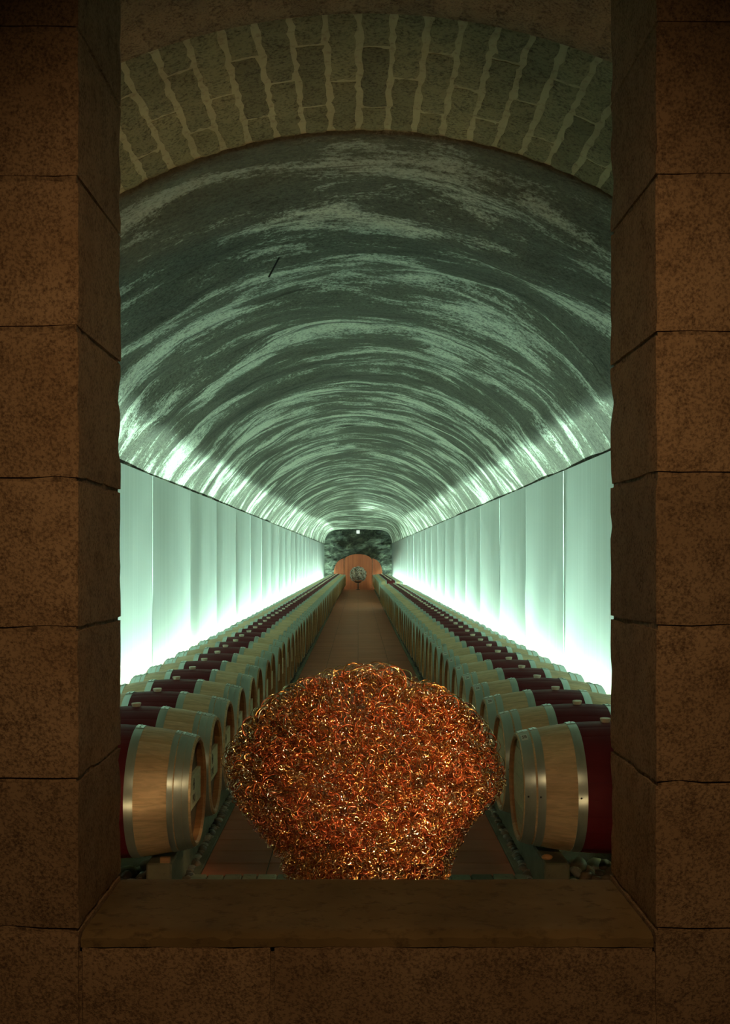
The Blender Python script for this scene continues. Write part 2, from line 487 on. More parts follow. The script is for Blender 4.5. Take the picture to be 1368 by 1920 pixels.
def ashlar(x0, x1, y0, y1, z0, z1, seed):
    bm = bmesh.new()
    bmesh.ops.create_cube(bm, size=1)
    bmesh.ops.subdivide_edges(bm, edges=bm.edges[:], cuts=9, use_grid_fill=True)
    c = Vector(((x0+x1)/2, (y0+y1)/2, (z0+z1)/2)); h = Vector(((x1-x0)/2, (y1-y0)/2, (z1-z0)/2))
    for v in bm.verts:
        u = v.co*2
        p = Vector((u.x*h.x, u.y*h.y, u.z*h.z))
        near = sum(1 for q in u if abs(q) > 0.999)
        q = (p+c)*1.0
        nv = noise.noise_vector(q*9+Vector((seed, 0, 0)))
        p += nv*0.0022
        if near >= 2:
            k = 0.0025+0.010*max(0, noise.noise(q*13+Vector((seed*3.1, 5, 0))))
            for a in range(3):
                if abs(u[a]) > 0.999: p[a] -= math.copysign(k, u[a])
        v.co = p
    bm.verts.index_update()
    v = [tuple(p.co) for p in bm.verts]; f = [[q.index for q in p.verts] for p in bm.faces]
    bm.free()
    o = obj('ashlar_block', mesh('ashlar_block', v, f, M['wall_stone'], smooth=True, ang=40), wall, c)
    return o

CH = 0.391
sd = 1
for side in (-1, 1):
    edge = WX0 if side < 0 else WX1
    for k in range(-2, 9):
        z0 = 0.0 if k == -2 else 0.782+CH*k + (0.0 if side < 0 else [0.012, -0.01, 0.004, 0.014, -0.012, 0.006][k % 6] if 0 < k < 8 else 0)
        z1 = 0.782+CH*(k+1) + (0.0 if side < 0 else [0.012, -0.01, 0.004, 0.014, -0.012, 0.006][(k+1) % 6] if 0 < k+1 < 8 else 0)
        wd = 0.62 if k % 2 else 0.95
        xs = [edge, edge+side*wd, edge+side*1.78]
        for a, b in zip(xs[:-1], xs[1:]):
            lo, hi = min(a, b)+0.002, max(a, b)-0.002
            ashlar(lo, hi, YF, YB, z0+0.003, z1-0.003, sd); sd += 1
for (a, b) in ((WX0, -0.223), (-0.223, WX1)):
    ashlar(a+0.003, b-0.003, YF, YB, 0.393, 0.738, sd); sd += 1
for (a, b) in ((WX0, 0.1), (0.1, WX1)):
    ashlar(a+0.003, b-0.003, YF, YB, 0.0, 0.388, sd); sd += 1
for (a, b) in ((WX0, -0.25), (-0.25, 0.26), (0.26, WX1)):
    ashlar(a+0.003, b-0.003, YF, YB, 3.525, 4.3, sd); sd += 1

def sill():
    nx, ny = 60, 18
    V, Fc = [], []
    x0, x1, y0, y1 = WX0+0.001, WX1-0.001, YF+0.003, YB
    for j in range(ny+1):
        for i in range(nx+1):
            x = x0+(x1-x0)*i/nx; y = y0+(y1-y0)*j/ny
            z = ZS+0.0025*noise.noise(Vector((x*7, y*7, 0.3)))
            if j == 0:
                y += 0.012*max(0, noise.noise(Vector((x*22, 1.0, 7)))+0.25); z -= 0.010+0.008*noise.noise(Vector((x*30, 4, 2)))
            if j == ny: z -= 0.006; y -= 0.004*noise.noise(Vector((x*20, 9, 2)))
            V.append((x, y, z))
    n = nx+1; m = len(V)
    for p in list(V): V.append((p[0], p[1], 0.737))
    for j in range(ny):
        for i in range(nx):
            a = j*n+i; Fc.append([a, a+1, a+n+1, a+n])
    for i in range(nx):
        Fc.append([i, i+m, i+1+m, i+1]); a = ny*n+i; Fc.append([a, a+1, a+1+m, a+m])
    for j in range(ny):
        a = j*n; Fc.append([a, a+n, a+n+m, a+m]); a = j*n+nx; Fc.append([a, a+m, a+n+m, a+n])
    return mesh('window_sill', V, Fc, M['sill_stone'], smooth=True, ang=50)
obj('window_sill', sill(), wall)

# ------------------------------------------------------------------ floor, tiles, kerbs, gutters
floor = tag(obj('floor', mesh('floor', *box(-3, 3, -3, 60.3, -0.12, -0.035), M['soil'])), 'cellar floor with a terracotta tiled aisle between gravel gutters', None, None, 'structure')
obj('ante_floor', mesh('ante_floor', *box(-3, 3, -3, 5.70, -0.034, 0.0), M['grout']), floor)
AX = 0.872
obj('grout_bed', mesh('grout_bed', *box(-AX, AX, 5.70, 60, -0.034, -0.004), M['grout']), floor)
TL = 0.25
cols = [(-AX, -0.51), (-0.51, 0.0), (0.0, 0.51), (0.51, AX)]
tmesh = {}
for wdt in {round(b-a, 3) for a, b in cols}:
    tmesh[wdt] = mesh('floor_tile', *box(-wdt/2+.003, wdt/2-.003, -TL/2+.003, TL/2-.003, -0.03, 0.0, 0.002), M['tile'])
y = 5.87; cnt = 0; rest = []
while y < 59.9:
    for a, b in cols:
        if cnt < 300:
            obj('floor_tile', tmesh[round(b-a, 3)], floor, ((a+b)/2, y+TL/2, random.uniform(-.0012, .0006))); cnt += 1
        else:
            rest.append(box(a+.003, b-.003, y+.003, y+TL-.003, -.03, random.uniform(-.0012, .0006)))
    y += TL
tag(obj('floor_tile', mesh('floor_tile_field', *merge(rest), M['tile']), floor), kind='stuff')

# threshold row of small kerb stones across the aisle
xx = -0.93; kn = 0
while xx < 0.93:
    ww = random.uniform(0.07, 0.12)
    obj('kerb_stone', mesh('kerb_stone', *box(-ww/2+.003, ww/2-.003, -.065, .065, -.03, .012+random.uniform(-.003, .003), .006), M['kerb_stone']), floor, (xx+ww/2, 5.80, 0))
    xx += ww
for s in (-1, 1):
    # aisle kerb in lengths of one metre
    y = 5.70; km = mesh('aisle_kerb', *box(-.021, .021, -.497, .497, -.035, .008, .004), M['concrete'])
    while y < 59.5:
        obj('kerb_stone', km, floor, (s*(AX+0.022), y+0.5, random.uniform(-.001, .001))); y += 1.0
    for q, xb in enumerate((1.015, 1.60)):
        tr = tag(obj('trim_%d' % (1+q+(0 if s < 0 else 2)), mesh('rail', *box(s*xb-.065, s*xb+.065, 5.435, 59.2, -.035, .192, .008), M['concrete'])),
                 '%s concrete rail under the %s barrel row' % (('inner', 'outer')[q], 'left' if s < 0 else 'right'), None, None, 'structure')

# pebbles
def pebble_mesh(seed):
    bm = bmesh.new(); bmesh.ops.create_icosphere(bm, subdivisions=2, radius=0.5)
    for v in bm.verts:
        d = 1+0.28*noise.noise(v.co*2.2+Vector((seed*7.3, 0, 0)))
        v.co = Vector((v.co.x*d, v.co.y*d*0.8, v.co.z*d*0.62))
    for f in bm.faces: f.smooth = True
    me = bpy.data.meshes.new('pebble'); bm.to_mesh(me); bm.free(); me.materials.append(M['pebble'])
    return me
pm = [pebble_mesh(i) for i in range(6)]
pcount = 0; stuffp = []
def ico_small():
    bm = bmesh.new(); bmesh.ops.create_icosphere(bm, subdivisions=1, radius=0.5)
    bm.verts.index_update()
    r = ([tuple(v.co) for v in bm.verts], [[q.index for q in f.verts] for f in bm.faces]); bm.free(); return r
ico = ico_small()
y = 5.45
while y < 59:
    for s in (-1, 1):
        sz = random.uniform(0.042, 0.072)
        x = s*(0.932+random.uniform(-0.014, 0.014))
        if pcount < 300:
            obj('pebble', random.choice(pm), floor, (x, y+random.uniform(-.01, .01), -0.002+sz*0.12), (random.uniform(-.5, .5), random.uniform(-.5, .5), random.uniform(0, 6)), (sz*1.15, sz, sz)); pcount += 1
        else:
            a = random.uniform(0, 6); ca, sa = math.cos(a), math.sin(a)
            stuffp.append(([(x+sz*(p[0]*ca-p[1]*sa)*1.1, y+sz*(p[0]*sa+p[1]*ca), -0.012+sz*0.12+sz*p[2]*.7) for p in ico[0]], ico[1]))
    y += random.uniform(0.026, 0.038)
tag(obj('pebble', mesh('pebble_field', *merge(stuffp), M['pebble'], smooth=True, ang=80), floor), kind='stuff')
# cobbles below the first barrels
for s in (-1, 1):
    for gx in range(8):
        for gy in range(9):
            sz = random.uniform(0.07, 0.125)
            x = s*(1.125+gx*0.062+random.uniform(-.02, .02)); yy = 5.15+gy*0.095+random.uniform(-.025, .025)
            if 1.53 < abs(x) < 1.67 and yy > 5.45: continue
            obj('cobble', random.choice(pm), floor, (x, yy, random.uniform(-.01, .075)), (random.uniform(-.6, .6), random.uniform(-.6, .6), random.uniform(0, 6)), (sz*1.2, sz, sz*1.05))

# ------------------------------------------------------------------ steel panel walls and lamp battens
XP, PW = 1.90, 2.235
def panel_mesh(h, side):
    nx, nz = 14, 8
    V, Fc, UV = [], [], []
    for j in range(nz+1):
        for i in range(nx+1):
            u = i/nx; v = j/nz
            bul = 0.004*(1-(2*u-1)**2)
            V.append((-side*bul, (u-.5)*(PW-0.008), v*h)); UV.append((u*PW, v*h))
    n = nx+1; m = len(V)
    for p in list(V): V.append((side*0.012, p[1], p[2])); UV.append((p[1], p[2]))
    for j in range(nz):
        for i in range(nx):
            a = j*n+i; Fc.append([a, a+1, a+n+1, a+n]); Fc.append([a+m, a+n+m, a+n+1+m, a+1+m])
    for i in range(nx):
        Fc.append([i, i+m, i+1+m, i+1]); a = nz*n+i; Fc.append([a, a+1, a+1+m, a+m])
    for j in range(nz):
        a = j*n; Fc.append([a, a+n, a+n+m, a+m]); a = j*n+nx; Fc.append([a, a+m, a+n+m, a+n])
    me = mesh('steel_panel', V, Fc, M['steel'], smooth=True, ang=30)
    uvl = me.uv_layers.new(name='UVMap')
    idx = np.empty(len(me.loops), dtype=np.int32); me.loops.foreach_get('vertex_index', idx)
    uvl.data.foreach_set('uv', np.array(UV, dtype=np.float32)[idx].ravel())
    return me
batten_me = mesh('batten', *box(-.016, .016, -2.15, 2.15, 0, .022, .003), M['black_metal'])
tube_me = mesh('lamp_tube', *box(-.012, .012, -2.13, 2.13, .0225, .034, .003), plain('lamp_tube_mint', (0.9, 1, 0.95), 0.4, 0, (0.6, 1, 0.8), 3.0))
for s, nm, top in ((-1, 'left', 2.51), (1, 'right', 2.555)):
    wl = tag(obj('wall_'+nm, mesh('wall_'+nm, *box(min(s*(XP+.03), s*(XP+.06)), max(s*(XP+.03), s*(XP+.06)), 4.9, 59.95, -.035, top-0.03), M['black_metal'])),
             '%s cellar wall clad in tall brushed steel panels' % nm, None, None, 'structure')
    pmsh = panel_mesh(top-0.02, s)
    y = 9.87-PW*2
    while y < 59.6:
        obj('steel_panel', pmsh, wl, (s*XP, y+PW/2, 0.02), (0, random.uniform(-.0006, .0006), random.uniform(-.0009, .0009)))
        y += PW
    for k in range(12):
        yc = 8.45+k*4.48
        bt = tag(empty('light_batten', (s*(1.817-0.0020*(yc-5.6)), yc, -0.034), s*0.0020), 'slim mint lamp batten on the floor behind the %s barrel row, %s from the window' % (nm, ['first', 'second', 'third', 'fourth', 'fifth', 'sixth', 'seventh', 'eighth', 'ninth', 'tenth', 'eleventh', 'twelfth'][k]),
                 'lamp', 'lamp battens behind the barrels')
        obj('housing', batten_me, bt); obj('lamp_tube', tube_me, bt)
        lo = light('batten_light', 'AREA', (0, 0, 0.036), (PI, 0, 0), STRIP_W, MINT, shape='RECTANGLE', size=0.012, size_y=4.26)
        lo.parent = bt

# warm washers on the floor behind the window wall, facing down the cellar
for s, nm in ((-1, 'left'), (1, 'right')):
    lw = tag(empty('wall_washer', (s*1.12, 3.70, 0.0)), 'small warm floodlight on the floor behind the %s window jamb' % nm, 'lamp', 'warm floodlights behind the window')
    obj('housing', mesh('washer_housing', *box(-.13, .13, -.06, 0.0, 0.10, .22, .006), M['black_metal']), lw)
    obj('stand', mesh('washer_stand', *box(-.05, .05, -.05, -.01, 0.0, .10, .004), M['black_metal']), lw)
    lo = light('washer_light', 'AREA', (0, 0.004, 0.16), (PI/2, 0, PI), WASH_W*(1.0 if s < 0 else 1.3), WARM, shape='RECTANGLE', size=0.22, size_y=0.09)
    lo.parent = lw

# made-up lamp, out of view behind the right jamb, added to brighten the sculpture
lw = tag(empty('added_spot', (1.02, 3.30, 2.25)), 'added black spot lamp hidden behind the right window jamb to brighten the sculpture', 'lamp')
aim = Vector((-0.98, 0.75, -1.30))
q = aim.to_track_quat('-Z', 'Y').to_euler()
vv, ff = lathe_x([(0.0, 0.001), (0.0, 0.045), (-0.16, 0.045), (-0.16, 0.001)], 20)
hm = mesh('added_spot_housing', [(b, c, a) for a, b, c in vv], ff, M['black_metal'], smooth=True)
obj('housing', hm, lw, aim.normalized()*0.10, (Matrix.Rotation(PI, 4, 'X') @ Matrix.Identity(4)).to_euler() if False else aim.to_track_quat('Z', 'Y').to_euler())
obj('bracket', mesh('added_spot_bracket', *box(-.015, .015, -.04, .0, -.015, .015, .003), M['black_metal']), lw)
lo = light('added_spot_lamp', 'SPOT', aim.normalized()*0.115, q, ADDED_SPOT_W, WARM, shadow_soft_size=0.035, spot_size=math.radians(42), spot_blend=0.7)
lo.parent = lw
# narrow uplight for the sculpture
lw = tag(empty('uplight', (0.42, 3.46, 0.0)), 'small warm uplight on the floor between the window wall and the big sculpture', 'lamp')
obj('housing', mesh('uplight_housing', *box(-.06, .06, -.05, .05, 0.0, .07, .008), M['black_metal']), lw)
lo = light('uplight_spot', 'SPOT', (0, 0, 0.09), (0, 0, 0), UP_W, WARM, shadow_soft_size=0.05, spot_size=1.15, spot_blend=0.9)
lo.rotation_euler = Vector((-0.40, 0.62, 1.05)).to_track_quat('-Z', 'Y').to_euler()
lo.parent = lw

# ------------------------------------------------------------------ end wall, door
def end_wall():
    V, Fc = [], []
    nx, nz = 44, 34
    for j in range(nz+1):
        for i in range(nx+1):
            x = -2.3+4.6*i/nx+CX; z = -0.05+3.75*j/nz
            d = 0.28*noise.fractal(Vector((x*1.1, z*1.5, 2.2)), 0.9, 2.1, 5)
            V.append((x, Y_END+0.12-d*0.8, z))
    n = nx+1
    for j in range(nz):
        for i in range(nx):
            a = j*n+i; Fc.append([a, a+1, a+n+1, a+n])
    return mesh('wall_back', V, Fc, M['end_rock'])
tag(obj('wall_back', end_wall()), 'dark greenish rough rock wall closing the far end of the cellar', None, None, 'structure')
def plate(pts, y0, y1):
    n = len(pts)
    V = [(p[0], y0, p[1]) for p in pts]+[(p[0], y1, p[1]) for p in pts]
    Fc = [list(range(n)), list(range(2*n-1, n-1, -1))]+[[i, i+n, (i+1) % n+n, (i+1) % n] for i in range(n)]
    return V, Fc
ZD = -0.02
door = tag(empty('door_1', (0, 59.55, 0)), 'arched red-brown wooden door with two curved side leaves at the far end', None, None, 'structure')
dc = [(-0.77, ZD), (0.77, ZD)]+[(0.77*math.cos(a), 1.62+0.34*math.sin(a)) for a in [PI*i/14 for i in range(15)]]
obj('door_leaf', mesh('door_leaf', *plate(dc, -.06, .06), M['door']), door)
for s in (-1, 1):
    pts = [(s*0.80, ZD), (s*1.36, ZD), (s*1.36, 0.75)]+[(s*(0.80+0.56*math.cos(a)), 0.75+0.95*math.sin(a)**0.85) for a in [PI/2*i/10 for i in range(1, 10)]]+[(s*0.80, 1.72)]
    if s > 0: pts = pts
    obj('side_leaf', mesh('side_leaf', *plate(pts, -.02, .08), M['door']), door)
tag(obj('sign_box', mesh('sign_box', *box(-.09, .09, -.06, .06, -.09, .09, .01), M['white_box']), None, (0.0, 59.72, 3.2)), 'small square white lit sign high on the far rock wall', 'sign')
step = tag(obj('trim_5', mesh('step', *box(-0.86, 0.86, 58.9, 59.98, -.03, .03, .006), M['tile'])), 'low tiled step in front of the far wooden door', None, None, 'structure')

# ------------------------------------------------------------------ wire loops
def rings(name, ctr, rad, nrm, wire, mats, mi, seg=10, squash=None, sides=3):
    n = len(ctr)
    nrm = nrm/np.linalg.norm(nrm, axis=1, keepdims=True)
    hlp = rng.normal(size=(n, 3)); a = np.cross(nrm, hlp); a /= np.linalg.norm(a, axis=1, keepdims=True)
    b = np.cross(nrm, a)
    t = np.linspace(0, 2*PI, seg, endpoint=False)
    sq = np.ones(n) if squash is None else squash
    rd = (np.cos(t)[None, :, None]*a[:, None, :]+np.sin(t)[None, :, None]*b[:, None, :]*sq[:, None, None])
    wob = 0.15*rad[:, None]*np.sin(2*t[None, :]+rng.uniform(0, 6, n)[:, None])
    P = ctr[:, None, :]+rad[:, None, None]*rd+wob[:, :, None]*nrm[:, None, :]
    ps = 2*PI*np.arange(sides)/sides
    V = P[:, :, None, :]+wire[:, None, None, None]*(np.cos(ps)[None, None, :, None]*rd[:, :, None, :]+np.sin(ps)[None, None, :, None]*nrm[:, None, None, :])
    V = V.reshape(-1, 3)
    base = (np.arange(n)*seg*sides)[:, None, None]
    i = np.arange(seg)[None, :, None]; k = np.arange(sides)[None, None, :]
    j = (i+1) % seg; l = (k+1) % sides
    q = np.stack([base+i*sides+k, base+j*sides+k, base+j*sides+l, base+i*sides+l], axis=-1).reshape(-1, 4)
    me = bpy.data.meshes.new(name)
    me.vertices.add(len(V)); me.vertices.foreach_set('co', V.astype(np.float32).ravel())
    me.loops.add(q.size); me.loops.foreach_set('vertex_index', q.astype(np.int32).ravel())
    me.polygons.add(len(q)); me.polygons.foreach_set('loop_start', (np.arange(len(q))*4).astype(np.int32))
    me.polygons.foreach_set('loop_total', np.full(len(q), 4, dtype=np.int32))
    for m in mats: me.materials.append(m)
    me.polygons.foreach_set('material_index', np.repeat(mi, seg*sides).astype(np.int32))
    me.polygons.foreach_set('use_smooth', np.ones(len(q), dtype=bool))
    me.update(calc_edges=True); me.validate()
    return me

YS = 4.35
def big_sculpture():
    k = YS/F
    tab = [(1256, 650, 740), (1264, 612, 772), (1275, 572, 790), (1290, 545, 815), (1305, 515, 845), (1325, 490, 876), (1345, 470, 900), (1385, 440, 925),
           (1420, 420, 940), (1440, 419, 948), (1462, 424, 948), (1500, 441, 925), (1530, 468, 892), (1560, 490, 874), (1600, 517, 857), (1652, 541, 842), (1710, 560, 824)]
    zz = np.array([EYE-(t[0]-1046)*k for t in tab])[::-1]
    xl = np.array([(t[1]-671)*k for t in tab])[::-1]; xr = np.array([(t[2]-671)*k for t in tab])[::-1]
    root = tag(empty('wire_sculpture', (0.01, YS, 0)), 'large fan-shaped sculpture of tangled copper and amber wire loops behind the sill', 'sculpture')
    def shape(z):
        l = np.interp(z, zz, xl); r = np.interp(z, zz, xr); return (l+r)/2-0.01, (r-l)/2
    zmin, zmax = zz[0], zz[-1]
    def make(nr, rlo, rhi, wlo, whi, deep, weights, zlo=None, zhi=None, tang=0.5, seg=10, thin=True):
        z = rng.uniform(zmin if zlo is None else zlo, zmax if zhi is None else zhi, nr*3)
        c, h = shape(z)
        keep = (rng.uniform(0, h.max(), nr*3) < h+0.05) & (rng.uniform(0, 1, nr*3) < np.clip((zmax+0.02-z)/0.30, 0.0, 1.0)**(1.0 if thin else 0.0))
        z, c, h = z[keep][:nr], c[keep][:nr], h[keep][:nr]
        n = len(z)
        ph = rng.uniform(0, 2*PI, n)
        rad = rng.uniform(rlo, rhi, n)
        # lumpy shell
        lump = np.array([noise.noise(Vector((math.cos(p)*3, math.sin(p)*3, q*6))) for p, q in zip(ph, z)])
        s = np.clip(1-deep*rng.uniform(0, 1, n)**1.6+0.03*lump, 0.05, 1.05)
        hx = np.maximum(h-0.7*rad, 0.02)
        dy = (np.minimum(0.40, 0.62*h))*np.clip((zmax-z)/0.5, 0, 1)**0.75+0.03
        ctr = np.stack([c+hx*s*np.cos(ph), dy*s*np.sin(ph), z-0.4*rad], axis=1)
        out = np.stack([np.cos(ph)/np.maximum(h, .1), np.sin(ph)/dy, np.where(z > zmax-0.35, 1.0, -0.4)], axis=1)
        out /= np.linalg.norm(out, axis=1, keepdims=True)
        nrm = tang*out+rng.normal(size=(n, 3))*0.55
        mi = rng.choice(len(weights), n, p=weights)
        return ctr, rad, nrm, rng.uniform(wlo, whi, n), mi
    mats = [M['w_red'], M['w_copper'], M['w_gold'], M['w_pale']]
    c, r, nn, wr, mi = make(15500, 0.010, 0.024, 0.0016, 0.0027, 0.45, [0.30, 0.22, 0.28, 0.20])
    tag(obj('wire_mesh', rings('wire_mesh', c, r, nn, wr, mats, mi, 10, rng.uniform(0.6, 1, len(c))), root), 'dense mass of copper wire curls', None, None, 'stuff')
    c, r, nn, wr, mi = make(420, 0.030, 0.055, 0.0016, 0.0024, 0.35, [0.25, 0.25, 0.30, 0.20], zmax-0.42, zmax+0.0, 0.35, 20, False)
    tag(obj('rim_loops', rings('rim_loops', c, r, nn, wr, mats, mi, 22, rng.uniform(0.7, 1, len(c))), root), 'larger open loops along the upper edge', None, None, 'stuff')
    # open loops standing along the upper outline
    n = 150
    z = zmax-0.36*rng.uniform(0, 1, n)**1.5; c, h = shape(z)
    r = rng.uniform(0.028, 0.056, n)
    sg = rng.uniform(-1, 1, n); u = np.where(z > zmax-0.06, sg, np.sign(sg)*rng.uniform(0.93, 1.0, n))
    ctr = np.stack([c+(h-0.5*r)*u, rng.uniform(-0.06, 0.06, n), z-0.62*r+0.012], axis=1)
    nn = np.stack([rng.normal(0, 0.35, n), np.ones(n), rng.normal(0, 0.35, n)], axis=1)
    tag(obj('edge_loops', rings('edge_loops', ctr, r, nn, rng.uniform(0.0019, 0.0029, n), mats, rng.choice(4, n, p=[0.14, 0.22, 0.38, 0.26]), 26, rng.uniform(0.75, 1, n)), root), 'open gold loops along the outline', None, None, 'stuff')
    prof = []
    V, Fc = [], []
    def cyl(r0, r1, z0, z1, seg=32):
        v = [(r0*math.cos(2*PI*i/seg), r0*math.sin(2*PI*i/seg), z0) for i in range(seg)]+[(r1*math.cos(2*PI*i/seg), r1*math.sin(2*PI*i/seg), z1) for i in range(seg)]
        f = [[i, (i+1) % seg, (i+1) % seg+seg, i+seg] for i in range(seg)]+[list(range(seg))[::-1], list(range(seg, 2*seg))]
        return v, f
    obj('stand', mesh('stand', *merge([cyl(0.24, 0.24, 0, 0.02), cyl(0.05, 0.05, 0.02, 0.26), cyl(0.12, 0.2, 0.26, 0.31)]), M['black_metal'], smooth=True), root)
    # far spherical sculpture
    ft = tag(empty('sphere_sculpture', (0.0, 58.3, 0.0)), 'grey ball-shaped wire sculpture on a black post before the far door', 'sculpture')
    n = 900
    d = rng.normal(size=(n, 3)); d /= np.linalg.norm(d, axis=1, keepdims=True)
    d = d[d[:, 2] > -0.72]; n = len(d)
    cc = d*0.45*rng.uniform(0.86, 1, n)[:, None]; cc[:, 2] += 0.83
    obj('wire_mesh', rings('far_mesh', cc, rng.uniform(0.03, 0.06, n), d+rng.normal(size=(n, 3))*0.3, rng.uniform(0.006, 0.010, n), [M['w_grey'], M['w_dark'], M['w_pale'], M['w_copper']],
        rng.choice(4, n, p=[0.45, 0.33, 0.15, 0.07]), 9), ft)['kind'] = 'stuff'
    obj('cradle', mesh('cradle', *cyl(0.10, 0.26, 0.38, 0.46), M['black_metal'], smooth=True), ft)
    obj('post', mesh('post', *cyl(0.03, 0.03, 0.02, 0.39, 12), M['black_metal'], smooth=True), ft)
    obj('foot', mesh('foot', *cyl(0.13, 0.10, 0.0, 0.03), M['black_metal'], smooth=True), ft)
big_sculpture()

# ------------------------------------------------------------------ barrels
HL, RB = 0.475, 0.345
def rad(x): return RB-0.063*(x/HL)**2
NST = 24
def stave_mesh():
    V, Fc = [], []
    xs = [-HL, -HL+.012]+[-HL+.03+(2*HL-.06)*i/12 for i in range(13)]+[HL-.012, HL]
    da = PI/NST
    sec = 8
    for q, x in enumerate(xs):
        r = rad(x); ends = q in (0, len(xs)-1)
        ro = r-(0.004 if ends else 0)
        ri = r-(0.016 if ends else 0.027)
        g = da-0.0006
        angs = [(-g, ri), (-g, ro-.0007), (-g*.93, ro), (-g*.3, ro+.0003), (g*.3, ro+.0003), (g*.93, ro), (g, ro-.0007), (g, ri)]
        for a, rr in angs: V.append((x, -rr*math.sin(a), rr*math.cos(a)))
    for q in range(len(xs)-1):
        for k in range(sec):
            l = (k+1) % sec; Fc.append([q*sec+k, q*sec+l, (q+1)*sec+l, (q+1)*sec+k])
    Fc.append(list(range(sec))); Fc.append(list(range((len(xs)-1)*sec, len(xs)*sec)))
    return mesh('stave', V, Fc, [M['oak_stave'], M['oak_chime']], smooth=True, ang=30)
stave_me = stave_mesh()
for p in stave_me.polygons:
    c = p.center
    if abs(p.normal.x) > 0.6 or (c.z < rad(c.x)-0.012 and abs(c.x) > 0.40): p.material_index = 1

def body_profile(seg):
    pts = [(-HL+.012, rad(HL))]+[(-HL+.03+(2*HL-.06)*i/seg, rad(-HL+.03+(2*HL-.06)*i/seg)) for i in range(seg+1)]+[(HL-.012, rad(HL))]
    inner = [(HL, rad(HL)-.004), (HL, rad(HL)-.016), (HL-.085, rad(HL-.085)-.03), (0, RB-.03), (-HL+.085, rad(HL-.085)-.03), (-HL, rad(HL)-.016), (-HL, rad(HL)-.004)]
    return pts+inner
def body_mesh(seg, rot):
    V, Fc = lathe_x(body_profile(seg), rot)
    me = mesh('barrel_body', V, Fc, [M['oak_body'], M['oak_chime']], smooth=True, ang=30)
    for p in me.polygons:
        c = p.center; rr = math.hypot(c.y, c.z)
        if abs(c.x) > 0.415 and rr < rad(c.x)-0.004: p.material_index = 1
    return me
body_hi = body_mesh(12, 48)

def disc(x, r, th, seg=36):
    return lathe_x([(x-th/2, 0.0001), (x-th/2, r), (x+th/2, r), (x+th/2, 0.0001)], seg)
HX = 0.42
RH = rad(HX)-0.026
head_me = mesh('barrel_head', *disc(0, RH, 0.018), M['oak_head'], smooth=True)
def head_board(i, n, mat):
    """one plank of the round head, cut by the circle"""
    w = 2*RH/n; z0 = -RH+i*w+.0012; z1 = -RH+(i+1)*w-.0012
    pts = []
    for q in range(7):
        z = z0+(z1-z0)*q/6; pts.append((math.sqrt(max(0, RH*RH-z*z)), z))
    pts += [(-a, z) for a, z in reversed(pts)]
    m = len(pts)
    V = [(-.009, a, z) for a, z in pts]+[(.009, a, z) for a, z in pts]
    Fc = [list(range(m)), list(range(2*m-1, m-1, -1))]+[[k, k+m, (k+1) % m+m, (k+1) % m] for k in range(m)]
    return mesh('head_board', V, Fc, mat)
boards = [head_board(i, 7, M['oak_head']) for i in range(7)]
boards_dark = [head_board(i, 7, M['oak_brown']) for i in range(7)]
head_dark = mesh('barrel_head_dark', *disc(0, RH, 0.018), M['oak_brown'], smooth=True)

def hoop_geo(x0, x1, seg, lap=True, side_rivet=False):
    t = 0.003
    xm = (x0+x1)/2
    V, Fc = lathe_x([(x0, rad(x0)+.0005), (x0, rad(x0)+t), (xm, rad(xm)+t+.0004), (x1, rad(x1)+t), (x1, rad(x1)+.0005)], seg)
    mi = [0]*len(Fc)
    if lap:
        for a0, a1 in ((math.radians(-4), math.radians(9)),):
            n = len(V)
            for a in (a0, (a0+a1)/2, a1):
                for (x, h) in ((x0+.001, .0032), (x0+.001, .0065), (x1-.001, .0065), (x1-.001, .0032)):
                    r = rad(x)+h; V.append((x, -r*math.sin(a), r*math.cos(a)))
            fs = [[n+i*4+k, n+i*4+(k+1) % 4, n+i*4+4+(k+1) % 4, n+i*4+4+k] for i in range(2) for k in range(4)]+[[n, n+1, n+2, n+3], [n+8, n+9, n+10, n+11]]
            Fc += fs; mi += [0]*len(fs)
        riv = [(xm, math.radians(-1.5), 0), (xm, math.radians(6), 0)]
    else: riv = []
    if side_rivet: riv += [(xm+(x1-x0)*.2, math.radians(-88), 1)]
    for (x, a, m) in riv:
        n = len(V); rr = 0.0055
        r = rad(x)+(0.0065 if m == 0 else .0034)
        c = Vector((x, -r*math.sin(a), r*math.cos(a))); up = Vector((0, -math.sin(a), math.cos(a))); ex = Vector((1, 0, 0)); ey = up.cross(ex)
        for k in range(6): V.append(tuple(c+ex*rr*math.cos(k*PI/3)+ey*rr*math.sin(k*PI/3)))
        for k in range(6): V.append(tuple(c+up*.004+ex*rr*.55*math.cos(k*PI/3)+ey*rr*.55*math.sin(k*PI/3)))
        fs = [[n+k, n+(k+1) % 6, n+6+(k+1) % 6, n+6+k] for k in range(6)]+[[n+6+k for k in range(6)]]
        Fc += fs; mi += [1 if m else 0]*len(fs)
    return V, Fc, mi
HOOPS = {'L': [(0.433, 0.4645), (0.394, 0.4315), (0.360, 0.388), (0.153, 0.197)],
         'R': [(0.415, 0.470), (0.366, 0.405), (0.161, 0.209)]}
hoop_me = {}
for kd, hs in HOOPS.items():
    ls = []
    for a, b in hs:
        for s in (1, -1):
            x0, x1 = (a, b) if s > 0 else (-b, -a)
            V, Fc, mi = hoop_geo(x0, x1, 48, True, kd == 'R')
            ls.append(mesh('hoop', V, Fc, [M['hoop'], M['rivet']], mi, smooth=True, ang=30))
    hoop_me[kd] = ls

